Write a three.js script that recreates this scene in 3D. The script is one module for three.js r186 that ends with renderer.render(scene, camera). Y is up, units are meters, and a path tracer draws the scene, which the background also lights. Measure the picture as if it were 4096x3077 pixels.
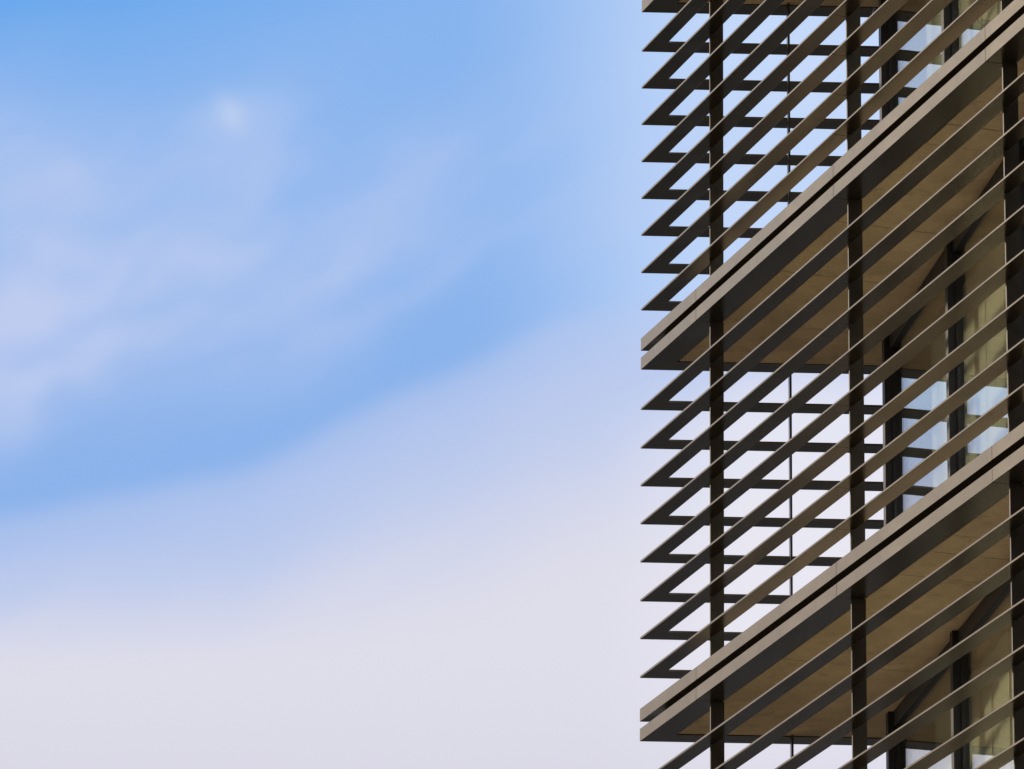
import * as THREE from 'three';
import { mergeGeometries } from 'three/addons/utils/BufferGeometryUtils.js';

// ---------------------------------------------------------------- camera
const scene = new THREE.Scene();
const camera = new THREE.PerspectiveCamera(7.0518, 4096 / 3077, 0.5, 9000);
{
  const right = new THREE.Vector3(0.3177049, 0.00907436, -0.94814622);
  const up = new THREE.Vector3(0.29849889, 0.94815431, 0.10909546);
  const back = new THREE.Vector3(0.8999789, -0.31768076, 0.29852458);
  camera.quaternion.setFromRotationMatrix(new THREE.Matrix4().makeBasis(right, up, back));
  camera.position.set(52.1425, -18.69714, 18.56428);
}
const EXPOSURE = 1.15;
const rad = Math.PI / 180, { smoothstep, lerp, clamp } = THREE.MathUtils;

// ---------------------------------------------------------------- noise helpers (seeded)
function hash(x, y) {
  let h = Math.imul(x | 0, 374761393) + Math.imul(y | 0, 668265263);
  h = Math.imul(h ^ (h >>> 13), 1274126177);
  return ((h ^ (h >>> 16)) >>> 0) / 4294967296;
}
function vnoise(x, y) {
  const xi = Math.floor(x), yi = Math.floor(y), fx = x - xi, fy = y - yi;
  const u = fx * fx * fx * (fx * (fx * 6 - 15) + 10), v = fy * fy * fy * (fy * (fy * 6 - 15) + 10);
  const a = hash(xi, yi), b = hash(xi + 1, yi), c = hash(xi, yi + 1), d = hash(xi + 1, yi + 1);
  return a + (b - a) * u + (c - a) * v + (a - b - c + d) * u * v;
}
function fbm(x, y, n = 4) {
  let s = 0, a = 0.5, t = 0;
  for (let i = 0; i < n; i++) { s += a * vnoise(x, y); t += a; a *= 0.5; x = x * 2.03 + 17.3; y = y * 2.03 + 9.1; }
  return s / t;
}
let seed = 7;
const rnd = () => (seed = (Math.imul(seed, 1664525) + 1013904223) >>> 0) / 4294967296;
const jit = (a) => (rnd() * 2 - 1) * a;

// ---------------------------------------------------------------- sky: blue air, cirrus streaks, a bank of thin high cloud
const toLin = (c) => c.map((v) => { v /= 255; return v <= 0.04045 ? v / 12.92 : ((v + 0.055) / 1.055) ** 2.4; }).map((v) => v / EXPOSURE);
const SKY = {
  zenith: toLin([70, 132, 222]), deep: toLin([92, 164, 236]), blue: toLin([136, 180, 238]), band: toLin([140, 179, 235]),
  pale: toLin([196, 217, 250]), wisp: toLin([197, 208, 240]), puff: toLin([214, 222, 242]),
  veil: toLin([188, 202, 237]), cloud: toLin([222, 221, 234]), low: toLin([216, 214, 228]), bright: toLin([236, 235, 245]),
};
const AZ0 = Math.atan2(-0.29852458, -0.8999789);
// drifting plumes of cirrus: azimuth and elevation from the view (degrees), length, width, tilt, strength
const PLUMES = [[-4.4, 19.1, 1.5, 0.62, 35, 0.62], [-3.2, 19.75, 1.6, 0.55, 36, 0.46], [-2.75, 20.6, 0.7, 0.35, 46, 0.34], [-4.6, 20.3, 0.75, 0.32, 18, 0.42],
  [-1.9, 19.8, 1.6, 0.42, 31, 0.34], [-0.6, 19.75, 1.2, 0.13, 29, 0.30], [-0.5, 20.6, 1.3, 0.45, 30, 0.30], [-2.0, 19.0, 1.2, 0.32, 29, 0.34], [-4.9, 18.35, 1.3, 0.36, 27, 0.42],
  [-7.6, 19.2, 2.0, 0.6, 33, 0.5], [-6.6, 20.6, 1.6, 0.5, 25, 0.4], [2.2, 20.9, 1.8, 0.4, 30, 0.3]].map(([a, e, L, W, d, k]) => [a, e, L, W, Math.cos(d * rad), Math.sin(d * rad), k]);
function skyColour(az, el, out) {
  let a = az - AZ0; while (a > Math.PI) a -= 2 * Math.PI; while (a < -Math.PI) a += 2 * Math.PI;
  a /= rad; const e = el / rad;                    // degrees: a grows to the north of the view, e upward
  const mix = (c, k) => { out[0] += (c[0] - out[0]) * k; out[1] += (c[1] - out[1]) * k; out[2] += (c[2] - out[2]) * k; };
  const base = SKY.band; out[0] = base[0]; out[1] = base[1]; out[2] = base[2];
  mix(SKY.blue, smoothstep(e, 18, 20.5));
  mix(SKY.deep, smoothstep(e - 0.3 * clamp(a, -6, 3), 22.0, 23.8) * 0.9);
  mix(SKY.zenith, smoothstep(e, 24, 75));
  const edge = 18.42 + 1.36 * Math.tanh((a + 1.2) / 2.7) + (fbm(a * 0.5 + 40, 3.3, 3) - 0.5) * 0.35 + 1.3 * smoothstep(-a, 6.5, 14);
  const h = e - edge;
  mix(SKY.pale, smoothstep(a, -0.7, 2.5) * 0.9 * (1 - smoothstep(e, 24, 50)) * (0.75 + 0.5 * fbm(a * 0.45, e * 0.6 + 3, 3)));
  mix(SKY.pale, 0.95 * smoothstep(-a, 6.5, 12) * (1 - smoothstep(e, 24, 50)));
  // cirrus streaks climbing to the right
  const th = 31 * rad, wx = a + 0.9 * (fbm(a * 0.8 + 5, e * 0.8, 4) - 0.5), wy = e + 0.7 * (fbm(a * 0.8, e * 0.8 + 11, 4) - 0.5);
  const s = wx * Math.cos(th) + wy * Math.sin(th), t = -wx * Math.sin(th) + wy * Math.cos(th);
  const streak = fbm(s * 0.34 + 2.6, t * 1.15 + 7.2, 4), fine = fbm(s * 0.9 + 31, t * 3.1, 3);
  const top = 20.85 - 0.10 * (a + 3) + 0.8 * (fbm(a * 0.75 + 60, 1.7, 3) - 0.5);
  const zone = smoothstep(h, 0.25, 1.35) * (1 - smoothstep(e, top - 0.75, top + 0.25)) * (1 - 0.65 * smoothstep(a, -2.4, 1.2));
  let plume = 0;
  for (const [pa, pe, L, Wd, c, n, k] of PLUMES) { const dx = wx - pa, dy = wy - pe, u = (dx * c + dy * n) / L, v = (-dx * n + dy * c) / Wd; plume += k * Math.exp(-u * u - v * v); }
  mix(SKY.wisp, clamp(0.72 * plume * (0.1 + 0.95 * streak + 0.9 * fine) + zone * (0.10 + 0.3 * smoothstep(streak, 0.35, 0.75) + 0.25 * (fine - 0.45)), 0, 0.85));
  mix(SKY.wisp, 0.5 * smoothstep(h, 0.3, 1.2) * smoothstep(streak * 0.7 + fine * 0.3, 0.5, 0.78) * smoothstep(a, -2.5, -0.6) * (1 - smoothstep(e, 19.9, 21.2)));
  mix(SKY.wisp, 0.35 * smoothstep(e, 23.5, 40) * smoothstep(fbm(s * 0.05, t * 0.16, 5), 0.5, 0.8));
  const pa = (a + 2.78) + 0.55 * (e - 20.95), pb = (e - 20.95) - 0.25 * (a + 2.78);
  mix(SKY.puff, 0.34 * Math.exp(-(pa * pa) / 0.012 - (pb * pb) / 0.03) * (0.5 + fine) + 0.25 * Math.exp(-(pa * pa) / 0.3 - (pb * pb) / 0.04));
  // the bank below its slanting edge
  const soft = 0.7 + 0.6 * fbm(a * 0.8, e * 1.7, 3);
  mix(SKY.veil, 0.42 * smoothstep(-h, -0.07, 0.24) + 0.4 * smoothstep(-h, -0.1, 0.7 * soft));
  mix(SKY.cloud, smoothstep(-h + 0.35 * (fbm(s * 0.35 + 90, t * 1.4, 3) - 0.5), 0.45, lerp(1.55, 2.7, smoothstep(a, -5, 0.5))));
  mix(SKY.bright, 0.75 * smoothstep(-h, 0.6, 1.5) * smoothstep(a, 0.6, 2.6) * (1 - smoothstep(a, 12, 40)));
  mix(SKY.low, smoothstep(-e, -16.2, -14.6) * 0.7);
  return out;
}
{
  const W = 4096, H = 2048, data = new Float32Array(W * H * 4), c = [0, 0, 0];
  for (let j = 0; j < H; j++) {
    const el = ((j + 0.5) / H - 0.5) * Math.PI;
    for (let i = 0; i < W; i++) {
      const k = (j * W + i) * 4, az = ((i + 0.5) / W - 0.5) * 2 * Math.PI;
      if (el < -0.01) { c[0] = SKY.low[0]; c[1] = SKY.low[1]; c[2] = SKY.low[2]; } else skyColour(az, el, c);
      data[k] = c[0]; data[k + 1] = c[1]; data[k + 2] = c[2]; data[k + 3] = 1;
    }
  }
  const sky = new THREE.DataTexture(data, W, H, THREE.RGBAFormat, THREE.FloatType);
  sky.mapping = THREE.EquirectangularReflectionMapping;
  sky.magFilter = sky.minFilter = THREE.LinearFilter; sky.needsUpdate = true;
  scene.background = sky; scene.environment = sky;
}

// ---------------------------------------------------------------- sun: low, warm, from the street side of the slatted front
const sun = new THREE.DirectionalLight(new THREE.Color().setRGB(1, 0.85, 0.64), 4.9);
sun.position.set(-0.615, 0.335, 0.715).multiplyScalar(80);
sun.target.position.set(5, -2, -2); sun.position.add(sun.target.position);
sun.castShadow = true; sun.shadow.mapSize.set(4096, 4096); sun.shadow.radius = 4;
Object.assign(sun.shadow.camera, { left: -25, right: 25, top: 25, bottom: -25, near: 1, far: 200 });
scene.add(sun, sun.target);

const renderer = new THREE.WebGLRenderer({ antialias: true });
renderer.setSize(1024, 769);
renderer.toneMapping = THREE.LinearToneMapping;
renderer.toneMappingExposure = EXPOSURE;
renderer.shadowMap.enabled = true;

// ---------------------------------------------------------------- materials
function tex(n, fn, repeat, srgb = false) {
  const d = new Uint8Array(n * n * 4);
  for (let j = 0; j < n; j++) for (let i = 0; i < n; i++) {
    const v = fn(i / n, j / n), k = (j * n + i) * 4;
    for (let q = 0; q < 3; q++) d[k + q] = clamp(Math.round(255 * (Array.isArray(v) ? v[q] : v)), 0, 255);
    d[k + 3] = 255;
  }
  const t = new THREE.DataTexture(d, n, n, THREE.RGBAFormat);
  t.wrapS = t.wrapT = THREE.RepeatWrapping; t.magFilter = THREE.LinearFilter; t.minFilter = THREE.LinearMipmapLinearFilter;
  t.generateMipmaps = true; t.repeat.set(repeat, repeat); t.needsUpdate = true;
  if (srgb) t.colorSpace = THREE.SRGBColorSpace;
  return t;
}
// noise that tiles: blend of shifted copies
const tile = (f, x, y, p) => { const wx = smoothstep(x, 0.75, 1), wy = smoothstep(y, 0.75, 1); const g = (dx, dy) => f((x - dx) * p, (y - dy) * p);
  return (g(0, 0) * (1 - wx) + g(1, 0) * wx) * (1 - wy) + (g(0, 1) * (1 - wx) + g(1, 1) * wx) * wy; };
const metalTone = tex(512, (x, y) => { const a = tile((p, q) => fbm(p, q * 1.6, 5), x, y, 7), b = tile((p, q) => fbm(p, q, 3), x, y, 60); return 0.86 + 0.16 * (a - 0.5) + 0.05 * (b - 0.5); }, 0.43, true);
const plasterTone = tex(512, (x, y) => { const a = tile((p, q) => fbm(p, q, 5), x, y, 6), b = tile((p, q) => fbm(p, q, 3), x, y, 70), st = smoothstep(tile((p, q) => fbm(p + 50, q, 5), x, y, 11), 0.66, 0.8); return 0.84 + 0.2 * (a - 0.5) + 0.08 * (b - 0.5) - 0.06 * st; }, 0.45, true);
const plasterBump = tex(512, (x, y) => tile((p, q) => fbm(p, q, 4), x, y, 60), 0.9);
const clothTone = tex(256, (x, y) => 0.86 + 0.16 * (tile((p, q) => fbm(p * 6, q, 4), x, y, 6) - 0.5) + 0.06 * (hash(x * 256, y * 256) - 0.5), 1, true);
const pavingTone = tex(512, (x, y) => 0.75 + 0.4 * (tile((p, q) => fbm(p, q, 6), x, y, 10) - 0.5), 0.05, true);

const lin = (r, g, b) => new THREE.Color().setRGB(r, g, b);
const M = {
  bronze: new THREE.MeshPhysicalMaterial({ color: lin(0.205, 0.163, 0.102), metalness: 0.9, roughness: 0.25, map: metalTone }),
  post: new THREE.MeshPhysicalMaterial({ color: lin(0.07, 0.056, 0.042), metalness: 0.35, roughness: 0.36, map: metalTone }),
  mullion: new THREE.MeshPhysicalMaterial({ color: lin(0.02, 0.018, 0.015), metalness: 0.2, roughness: 0.5 }),
  soffit: new THREE.MeshStandardMaterial({ color: lin(0.84, 0.63, 0.37), roughness: 0.8, map: plasterTone, bumpMap: plasterBump, bumpScale: 0.0015 }),
  slab: new THREE.MeshStandardMaterial({ color: lin(0.05, 0.045, 0.04), roughness: 0.9 }),
  paving: new THREE.MeshStandardMaterial({ color: lin(0.66, 0.56, 0.42), roughness: 0.85, map: plasterTone }),
  wall: new THREE.MeshStandardMaterial({ color: lin(0.40, 0.36, 0.28), roughness: 0.9, map: plasterTone }),
  dark: new THREE.MeshStandardMaterial({ color: lin(0.05, 0.047, 0.042), roughness: 0.6 }),
  glass: new THREE.MeshPhysicalMaterial({ color: lin(0.97, 0.985, 0.965), transmission: 1, thickness: 0, roughness: 0.0, metalness: 0, ior: 1.55 }),
  steel: new THREE.MeshPhysicalMaterial({ color: lin(0.55, 0.53, 0.5), metalness: 1, roughness: 0.3 }),
  curtain: new THREE.MeshPhysicalMaterial({ color: lin(0.74, 0.69, 0.49), roughness: 0.95, map: clothTone, transmission: 0.3, thickness: 0, side: THREE.DoubleSide }),
  ground: new THREE.MeshStandardMaterial({ color: lin(0.065, 0.062, 0.05), roughness: 0.95, map: pavingTone }),
  forecourt: new THREE.MeshStandardMaterial({ color: lin(0.48, 0.40, 0.29), roughness: 0.9, map: pavingTone }),
};

// ---------------------------------------------------------------- geometry helpers
// a plate: outline [[x, z], ...] seen in plan, from y0 to y1, with a fine chamfer; uv in metres
function plate(outline, y0, y1, bevel = 0.002) {
  const pts = outline.map(([x, z]) => new THREE.Vector2(x, -z));
  if (THREE.ShapeUtils.isClockWise(pts)) pts.reverse();
  const g = new THREE.ExtrudeGeometry(new THREE.Shape(pts), { depth: y1 - y0 - 2 * bevel, bevelEnabled: bevel > 0, bevelThickness: bevel, bevelSize: bevel, bevelOffset: -bevel, bevelSegments: 1, steps: 1, curveSegments: 1 });
  g.rotateX(-Math.PI / 2); g.translate(0, y0 + bevel, 0);
  return g;
}
function mesh(name, geometry, material, parent) {
  const m = new THREE.Mesh(geometry, material); m.name = name; m.castShadow = m.receiveShadow = true; parent.add(m); return m;
}
function group(name, parent) { const g = new THREE.Group(); g.name = name; parent.add(g); return g; }

// ---------------------------------------------------------------- ground
const GROUND = -20.4;
{
  const g = new THREE.PlaneGeometry(6000, 6000); g.rotateX(-Math.PI / 2);
  const uv = g.attributes.uv; for (let i = 0; i < uv.count; i++) uv.setXY(i, uv.getX(i) * 6000, uv.getY(i) * 6000);
  const o = mesh('ground', g, M.ground, scene); o.position.y = GROUND;
  o.userData = { kind: 'structure', label: 'dark asphalt and lawn around the foot of the building', category: 'ground' };
  const f = new THREE.PlaneGeometry(110, 46); f.rotateX(-Math.PI / 2);
  const fu = f.attributes.uv; for (let i = 0; i < fu.count; i++) fu.setXY(i, fu.getX(i) * 110, fu.getY(i) * 46);
  const p = mesh('pavement', f, M.forecourt, scene); p.position.set(42, GROUND + 0.004, 22.6);
  p.userData = { kind: 'structure', label: 'pale stone forecourt in front of the slatted facade', category: 'pavement' };
}

// ---------------------------------------------------------------- plan of the building: front runs along +x, side runs along SIDE, 73.7 degrees between
const SIDE = [0.28091, -0.95973], INN = [0.95973, 0.28091];        // along the side face; into the building from it
const XEND = 12.6, SLEN = 9.2, ZBACK = SIDE[1] * SLEN;
const onSide = (s, d) => [SIDE[0] * s + INN[0] * d, SIDE[1] * s + INN[1] * d];
const corner = (nf, ns) => [(ns + nf * INN[1]) / INN[0], -nf];     // meeting of the front line set back nf and the side line set back ns
const H = 3.6, TOP = 7.2, BASES = [7.2, 3.6, 0, -3.6, -7.2, -10.8, -14.4, -18];
const RAIL = { top: 0.3094, ub: 0.1868, lt: 0.1197, depth: 0.243, upDepth: 0.20, core: 0.165 };
const JOINTS = [1.5, 4.95, 8.36, 11.8];
const POSTX = [0, 1, 2, 3].map((i) => 1.531 + 3.441 * i), POSTS = [1.378, 4.82, 8.26];

const building = new THREE.Group(); building.name = 'office_building'; building.position.y = GROUND; scene.add(building);
building.userData = { label: 'bronze clad building with sharp corner, stacked floors and horizontal louvre screens', category: 'building' };
const body = building;           // parts are placed at their true height minus the base
const Y = (y) => y - GROUND;

// outline of a piece on the front from x0 to x1 (x0 null: mitred at the corner) and on the side from s0 to s1
const frontPiece = (x0, x1, d0, d1, sd0 = d0, sd1 = d1) => x0 === null
  ? [corner(d0, sd0), [x1, -d0], [x1, -d1], corner(d1, sd1)] : [[x0, -d0], [x1, -d0], [x1, -d1], [x0, -d1]];
const sidePiece = (s0, s1, d0, d1, fd0 = d0, fd1 = d1) => s0 === null
  ? [corner(fd0, d0), corner(fd1, d1), onSide(s1, d1), onSide(s1, d0)] : [onSide(s0, d0), onSide(s0, d1), onSide(s1, d1), onSide(s1, d0)];

// ---- floor edges: two bronze rails with a recess between, slab core, soffit panels, balcony paving
const SOFFIT_CUTS = [0.2, 1.63, 3.0, 4.38, 5.73, 6.42, 6.91, 8.3, 9.68, 11.05, 12.4];
const fasciaParts = [];
{
  const add = (name, g, m) => fasciaParts.push([name, g, m]);
  const xs = [null, ...JOINTS, XEND], ss = [null, 2.2, 5.6, SLEN];
  for (let i = 0; i + 1 < xs.length; i++) {
    const a = xs[i] === null ? null : xs[i] + 0.004, b = i + 2 < xs.length ? xs[i + 1] - 0.004 : xs[i + 1];
    add('fascia_panel', plate(frontPiece(a, b, 0, RAIL.upDepth), RAIL.ub, RAIL.top, 0.003), M.bronze);
    add('fascia_panel', plate(frontPiece(a, b, 0, RAIL.depth), 0, RAIL.lt, 0.003), M.bronze);
  }
  for (let i = 0; i + 1 < ss.length; i++) {
    const a = ss[i] === null ? null : ss[i] + 0.004, b = i + 2 < ss.length ? ss[i + 1] - 0.004 : ss[i + 1];
    add('fascia_panel', plate(sidePiece(a, b, 0, RAIL.upDepth), RAIL.ub, RAIL.top, 0.003), M.bronze);
    add('fascia_panel', plate(sidePiece(a, b, 0, RAIL.depth), 0, RAIL.lt, 0.003), M.bronze);
  }
}
const slabCore = plate([corner(RAIL.core, RAIL.core), [XEND - 0.01, -RAIL.core], [XEND - 0.01, ZBACK + 0.01], onSide(SLEN - 0.01, RAIL.core)], RAIL.lt + 0.004, RAIL.ub - 0.004, 0);
const slabLow = plate([corner(0.262, 0.262), [XEND - 0.02, -0.262], [XEND - 0.02, ZBACK + 0.02], onSide(SLEN - 0.02, 0.262)], 0.03, RAIL.lt + 0.003, 0);
const slabTop = plate([corner(0.212, 0.212), [XEND - 0.02, -0.212], [XEND - 0.02, ZBACK + 0.02], onSide(SLEN - 0.02, 0.212)], RAIL.ub - 0.003, 0.262, 0);
const sideLineX = (z, d) => (d - z * INN[1]) / INN[0];              // x on the line set back d from the side, at depth z
function soffitPanels(parent, y) {
  const n0 = 0.250, n1 = 7.9, tilt = {};
  for (let i = 0; i + 1 < SOFFIT_CUTS.length; i++) {
    const cut = (k) => { tilt[k] ??= [jit(0.004), jit(0.007)]; return tilt[k]; };
    const gap = () => 0.002 + rnd() * 0.006;
    const [la, lb] = cut(i), [ra, rb] = cut(i + 1), xa = SOFFIT_CUTS[i], xb = SOFFIT_CUTS[i + 1];
    const a0 = xa + la + gap(), a1 = xa + lb + gap(), b0 = xb + ra - gap(), b1 = xb + rb - gap(), e0 = n0 + rnd() * 0.010, e1 = n0 + rnd() * 0.010;
    const lim = (x) => Math.max(-n1, (0.254 - x * INN[0]) / INN[1]);   // where the panel meets the line set back from the side face
    const out = i === 0 ? [corner(e0, 0.254), [b0, -e1], [b1, lim(b1)]]
      : [[a0, -e0], [b0, -e1], [b1, lim(b1)], ...(lim(a1) > -n1 && lim(b1) <= -n1 ? [[sideLineX(-n1, 0.254), -n1]] : []), [a1, lim(a1)]];
    const dy = rnd() * 0.006;
    mesh('soffit_panel', plate(out, 0.005 + dy, 0.024 + dy, 0.002), M.soffit, parent).position.y = y;
  }
}
for (const b of BASES) {
  const f = group('floor_edge', body);
  f.position.y = Y(b);
  for (const [n, g, m] of fasciaParts) mesh(n, g, m, f);
  mesh('slab', mergeGeometries([slabCore, slabLow]), M.slab, f);
  mesh('balcony_paving', slabTop, M.paving, f);
  soffitPanels(f, 0);
}

// ---- louvres: thin flat blades mitred at the corner, in lengths butted at the second post
const WF = 0.158, WS = 0.235, TH = 0.0205;
const bladeGeos = [
  plate([corner(0, 0), [4.948, 0], [4.948, -WF], corner(WF, WS)], 0, TH, 0.0025),
  plate([[4.953, 0], [11.8, 0], [11.8, -WF], [4.953, -WF]], 0, TH, 0.0025),
  plate([[11.805, 0], [XEND, 0], [XEND, -WF], [11.805, -WF]], 0, TH, 0.0025),
  plate([corner(0, 0), corner(WF, WS), onSide(6.4, WS), onSide(6.4, 0)], 0, TH, 0.0025),
  plate([onSide(6.405, 0), onSide(6.405, WS), onSide(SLEN, WS), onSide(SLEN, 0)], 0, TH, 0.0025),
];
const boltGeo = (() => {
  const gs = [];
  for (const px of POSTX) for (const [dx, dz] of [[-0.10, -0.04], [-0.10, -0.115], [-0.24, -0.055], [-0.24, -0.10], [-0.17, -0.05], [-0.17, -0.11]]) {
    const g = new THREE.CylinderGeometry(0.0045, 0.005, 0.003, 6); g.translate(px + dx, -0.0005, dz); gs.push(g);
  }
  return mergeGeometries(gs);
})();
const MEASURED = {
  3.6: [3.1966, 2.8199, 2.4492, 2.073, 1.7018, 1.332, 0.959, 0.5863],
  0: [-0.3967, -0.7765, -1.1459, -1.516, -1.8859, -2.2619, -2.6252, -2.9963],
};
for (const b of BASES.slice(0, -1)) for (let k = 0; k < 8; k++) {
  const y = MEASURED[b] ? MEASURED[b][k] : b - 0.4048 - 0.3716 * k;
  const l = group('louvre', body); l.position.y = Y(y);
  for (const g of bladeGeos) mesh('blade', g, M.bronze, l);
  mesh('bolt_heads', boltGeo, M.bronze, l).userData.kind = 'stuff';
}

// ---- flat bar posts behind the blades
{
  const hgt = H - RAIL.top - 0.002, fp = plate([[-0.010, -0.125], [0.010, -0.125], [0.010, -0.255], [-0.010, -0.255]], 0, hgt, 0.002);
  for (const b of BASES.slice(0, -1)) {
    for (const x of POSTX) { const m = mesh('post', fp, M.post, body); m.position.set(x, Y(b - H + RAIL.top + 0.001), 0); }
    for (const s of POSTS) {
      const m = mesh('post', plate([onSide(s - 0.010, 0.19), onSide(s + 0.010, 0.19), onSide(s + 0.010, 0.33), onSide(s - 0.010, 0.33)], 0, hgt, 0.002), M.post, body);
      m.position.y = Y(b - H + RAIL.top + 0.001);
    }
  }
}

// ---- window walls set back behind the balcony
const G0 = [1.67, -1.845], GD = [0.9856, 0.1692], GN = [0.1692, -0.9856];   // start, along, inward
const gl = (t, o) => [G0[0] + GD[0] * t + GN[0] * o, G0[1] + GD[1] * t + GN[1] * o];
const bar = (t0, t1, o0, o1, y0, y1, bv = 0.003) => plate([gl(t0, o0), gl(t1, o0), gl(t1, o1), gl(t0, o1)], y0, y1, bv);
const FIN_T = [0.08, 2.725, 5.37, 8.015], GB = 0.262 - H, GT = 0.004, HEAD = 0.15;
const windowParts = [];
for (let i = 0; i < FIN_T.length; i++) windowParts.push(['mullion', bar(FIN_T[i] - 0.10, FIN_T[i], -0.078, 0.06, GB, GT), M.mullion]);
for (let i = 0; i + 1 < FIN_T.length; i++) {
  const a = FIN_T[i] + 0.001, c = FIN_T[i + 1] - 0.101;
  windowParts.push(['window_head', bar(a, c, -0.03, 0.05, GT - HEAD, GT), M.mullion]);
  windowParts.push(['window_sill', bar(a, c, -0.03, 0.05, GB, GB + 0.09), M.mullion]);
  windowParts.push(['window_frame', bar(a, a + 0.035, -0.012, 0.045, GB + 0.091, GT - HEAD - 0.001), M.mullion]);
  windowParts.push(['window_frame', bar(c - 0.035, c, -0.012, 0.045, GB + 0.091, GT - HEAD - 0.001), M.mullion]);
  windowParts.push(['pane', bar(a + 0.036, c - 0.036, 0.002, 0.010, GB + 0.091, GT - HEAD - 0.001, 0), M.glass]);
  windowParts.push(['pane', bar(a + 0.036, c - 0.036, 0.026, 0.032, GB + 0.091, GT - HEAD - 0.001, 0), M.glass]);
}
const T1 = FIN_T[FIN_T.length - 1];
const endWall = plate([gl(-0.10, 0.061), gl(-0.02, 0.061), [gl(-0.02, 0.061)[0] + SIDE[0] * 5.6, gl(-0.02, 0.061)[1] + SIDE[1] * 5.6], [gl(-0.10, 0.061)[0] + SIDE[0] * 5.6, gl(-0.10, 0.061)[1] + SIDE[1] * 5.6]], GB, GT, 0);
const partition = bar(T1 - 0.1, T1, 0.061, 6.0, GB, GT, 0);
const rearWall = plate([[2.2, ZBACK + 0.25], [XEND - 0.3, ZBACK + 0.25], [XEND - 0.3, ZBACK + 0.03], [2.2, ZBACK + 0.03]], GB, GT, 0);
const gableWall = plate([[XEND - 0.29, -0.30], [XEND - 0.03, -0.30], [XEND - 0.03, ZBACK + 0.03], [XEND - 0.29, ZBACK + 0.03]], GB, GT, 0);
for (const b of BASES.slice(0, -1)) {
  const w = group('window', body); w.position.y = Y(b);
  for (const [n, g, m] of windowParts) mesh(n, g, m, w);
  const r = group('inner_wall', body); r.position.y = Y(b);
  for (const g of [endWall, partition, rearWall, gableWall]) mesh('wall_panel', g, M.wall, r);
}
// plinth that carries the lowest floor
mesh('plinth', plate([corner(0.5, 0.5), [XEND - 0.3, -0.5], [XEND - 0.3, ZBACK + 0.3], onSide(SLEN - 0.3, 0.5)], 0, Y(-18) - 0.002, 0.01), M.wall, building);

// ---------------------------------------------------------------- panel blinds behind the glass: wide fabric panels hanging from a rail
const panelGeo = new THREE.BoxGeometry(0.372, 3.0, 0.003);
{ const uv = panelGeo.attributes.uv; for (let i = 0; i < uv.count; i++) uv.setXY(i, uv.getX(i) * 0.352, uv.getY(i) * 3.0); }
let nb = 0;
for (const [b, where] of [[3.6, 'top storey in view'], [0, 'middle storey'], [-3.6, 'lowest storey in view']]) {
  for (const [t0, n, side] of [[1.0, 5, 'part drawn across the far bay'], [2.77, 8, 'drawn across the near bay']]) {
    const o = new THREE.Group(); o.name = nb ? `panel_blind_${String(nb).padStart(3, '0')}` : 'panel_blind'; nb++;
    const at = gl(t0, 0.16); o.position.set(at[0], b + GB + 0.02, at[1]); o.rotation.y = -Math.atan2(GD[1], GD[0]); scene.add(o);
    o.userData = { label: `pale green fabric panel blind, ${where}, ${side}`, category: 'blind', group: 'blinds behind the balcony windows' };
    for (let i = 0; i < n; i++) {
      const p = mesh('panel', panelGeo, M.curtain, o);
      p.position.set((i + 0.5) * 0.335, 1.53, -0.012 * (i % 2) - 0.004 * rnd()); p.rotation.y = (i % 2 ? -1 : 1) * 0.03 + jit(0.04); p.rotation.z = jit(0.003);
    }
    const r = new THREE.BoxGeometry(n * 0.335 + 0.04, 0.04, 0.09); r.translate(n * 0.1675, 3.055, -0.02); mesh('rail', r, M.mullion, o);
  }
}

renderer.render(scene, camera);
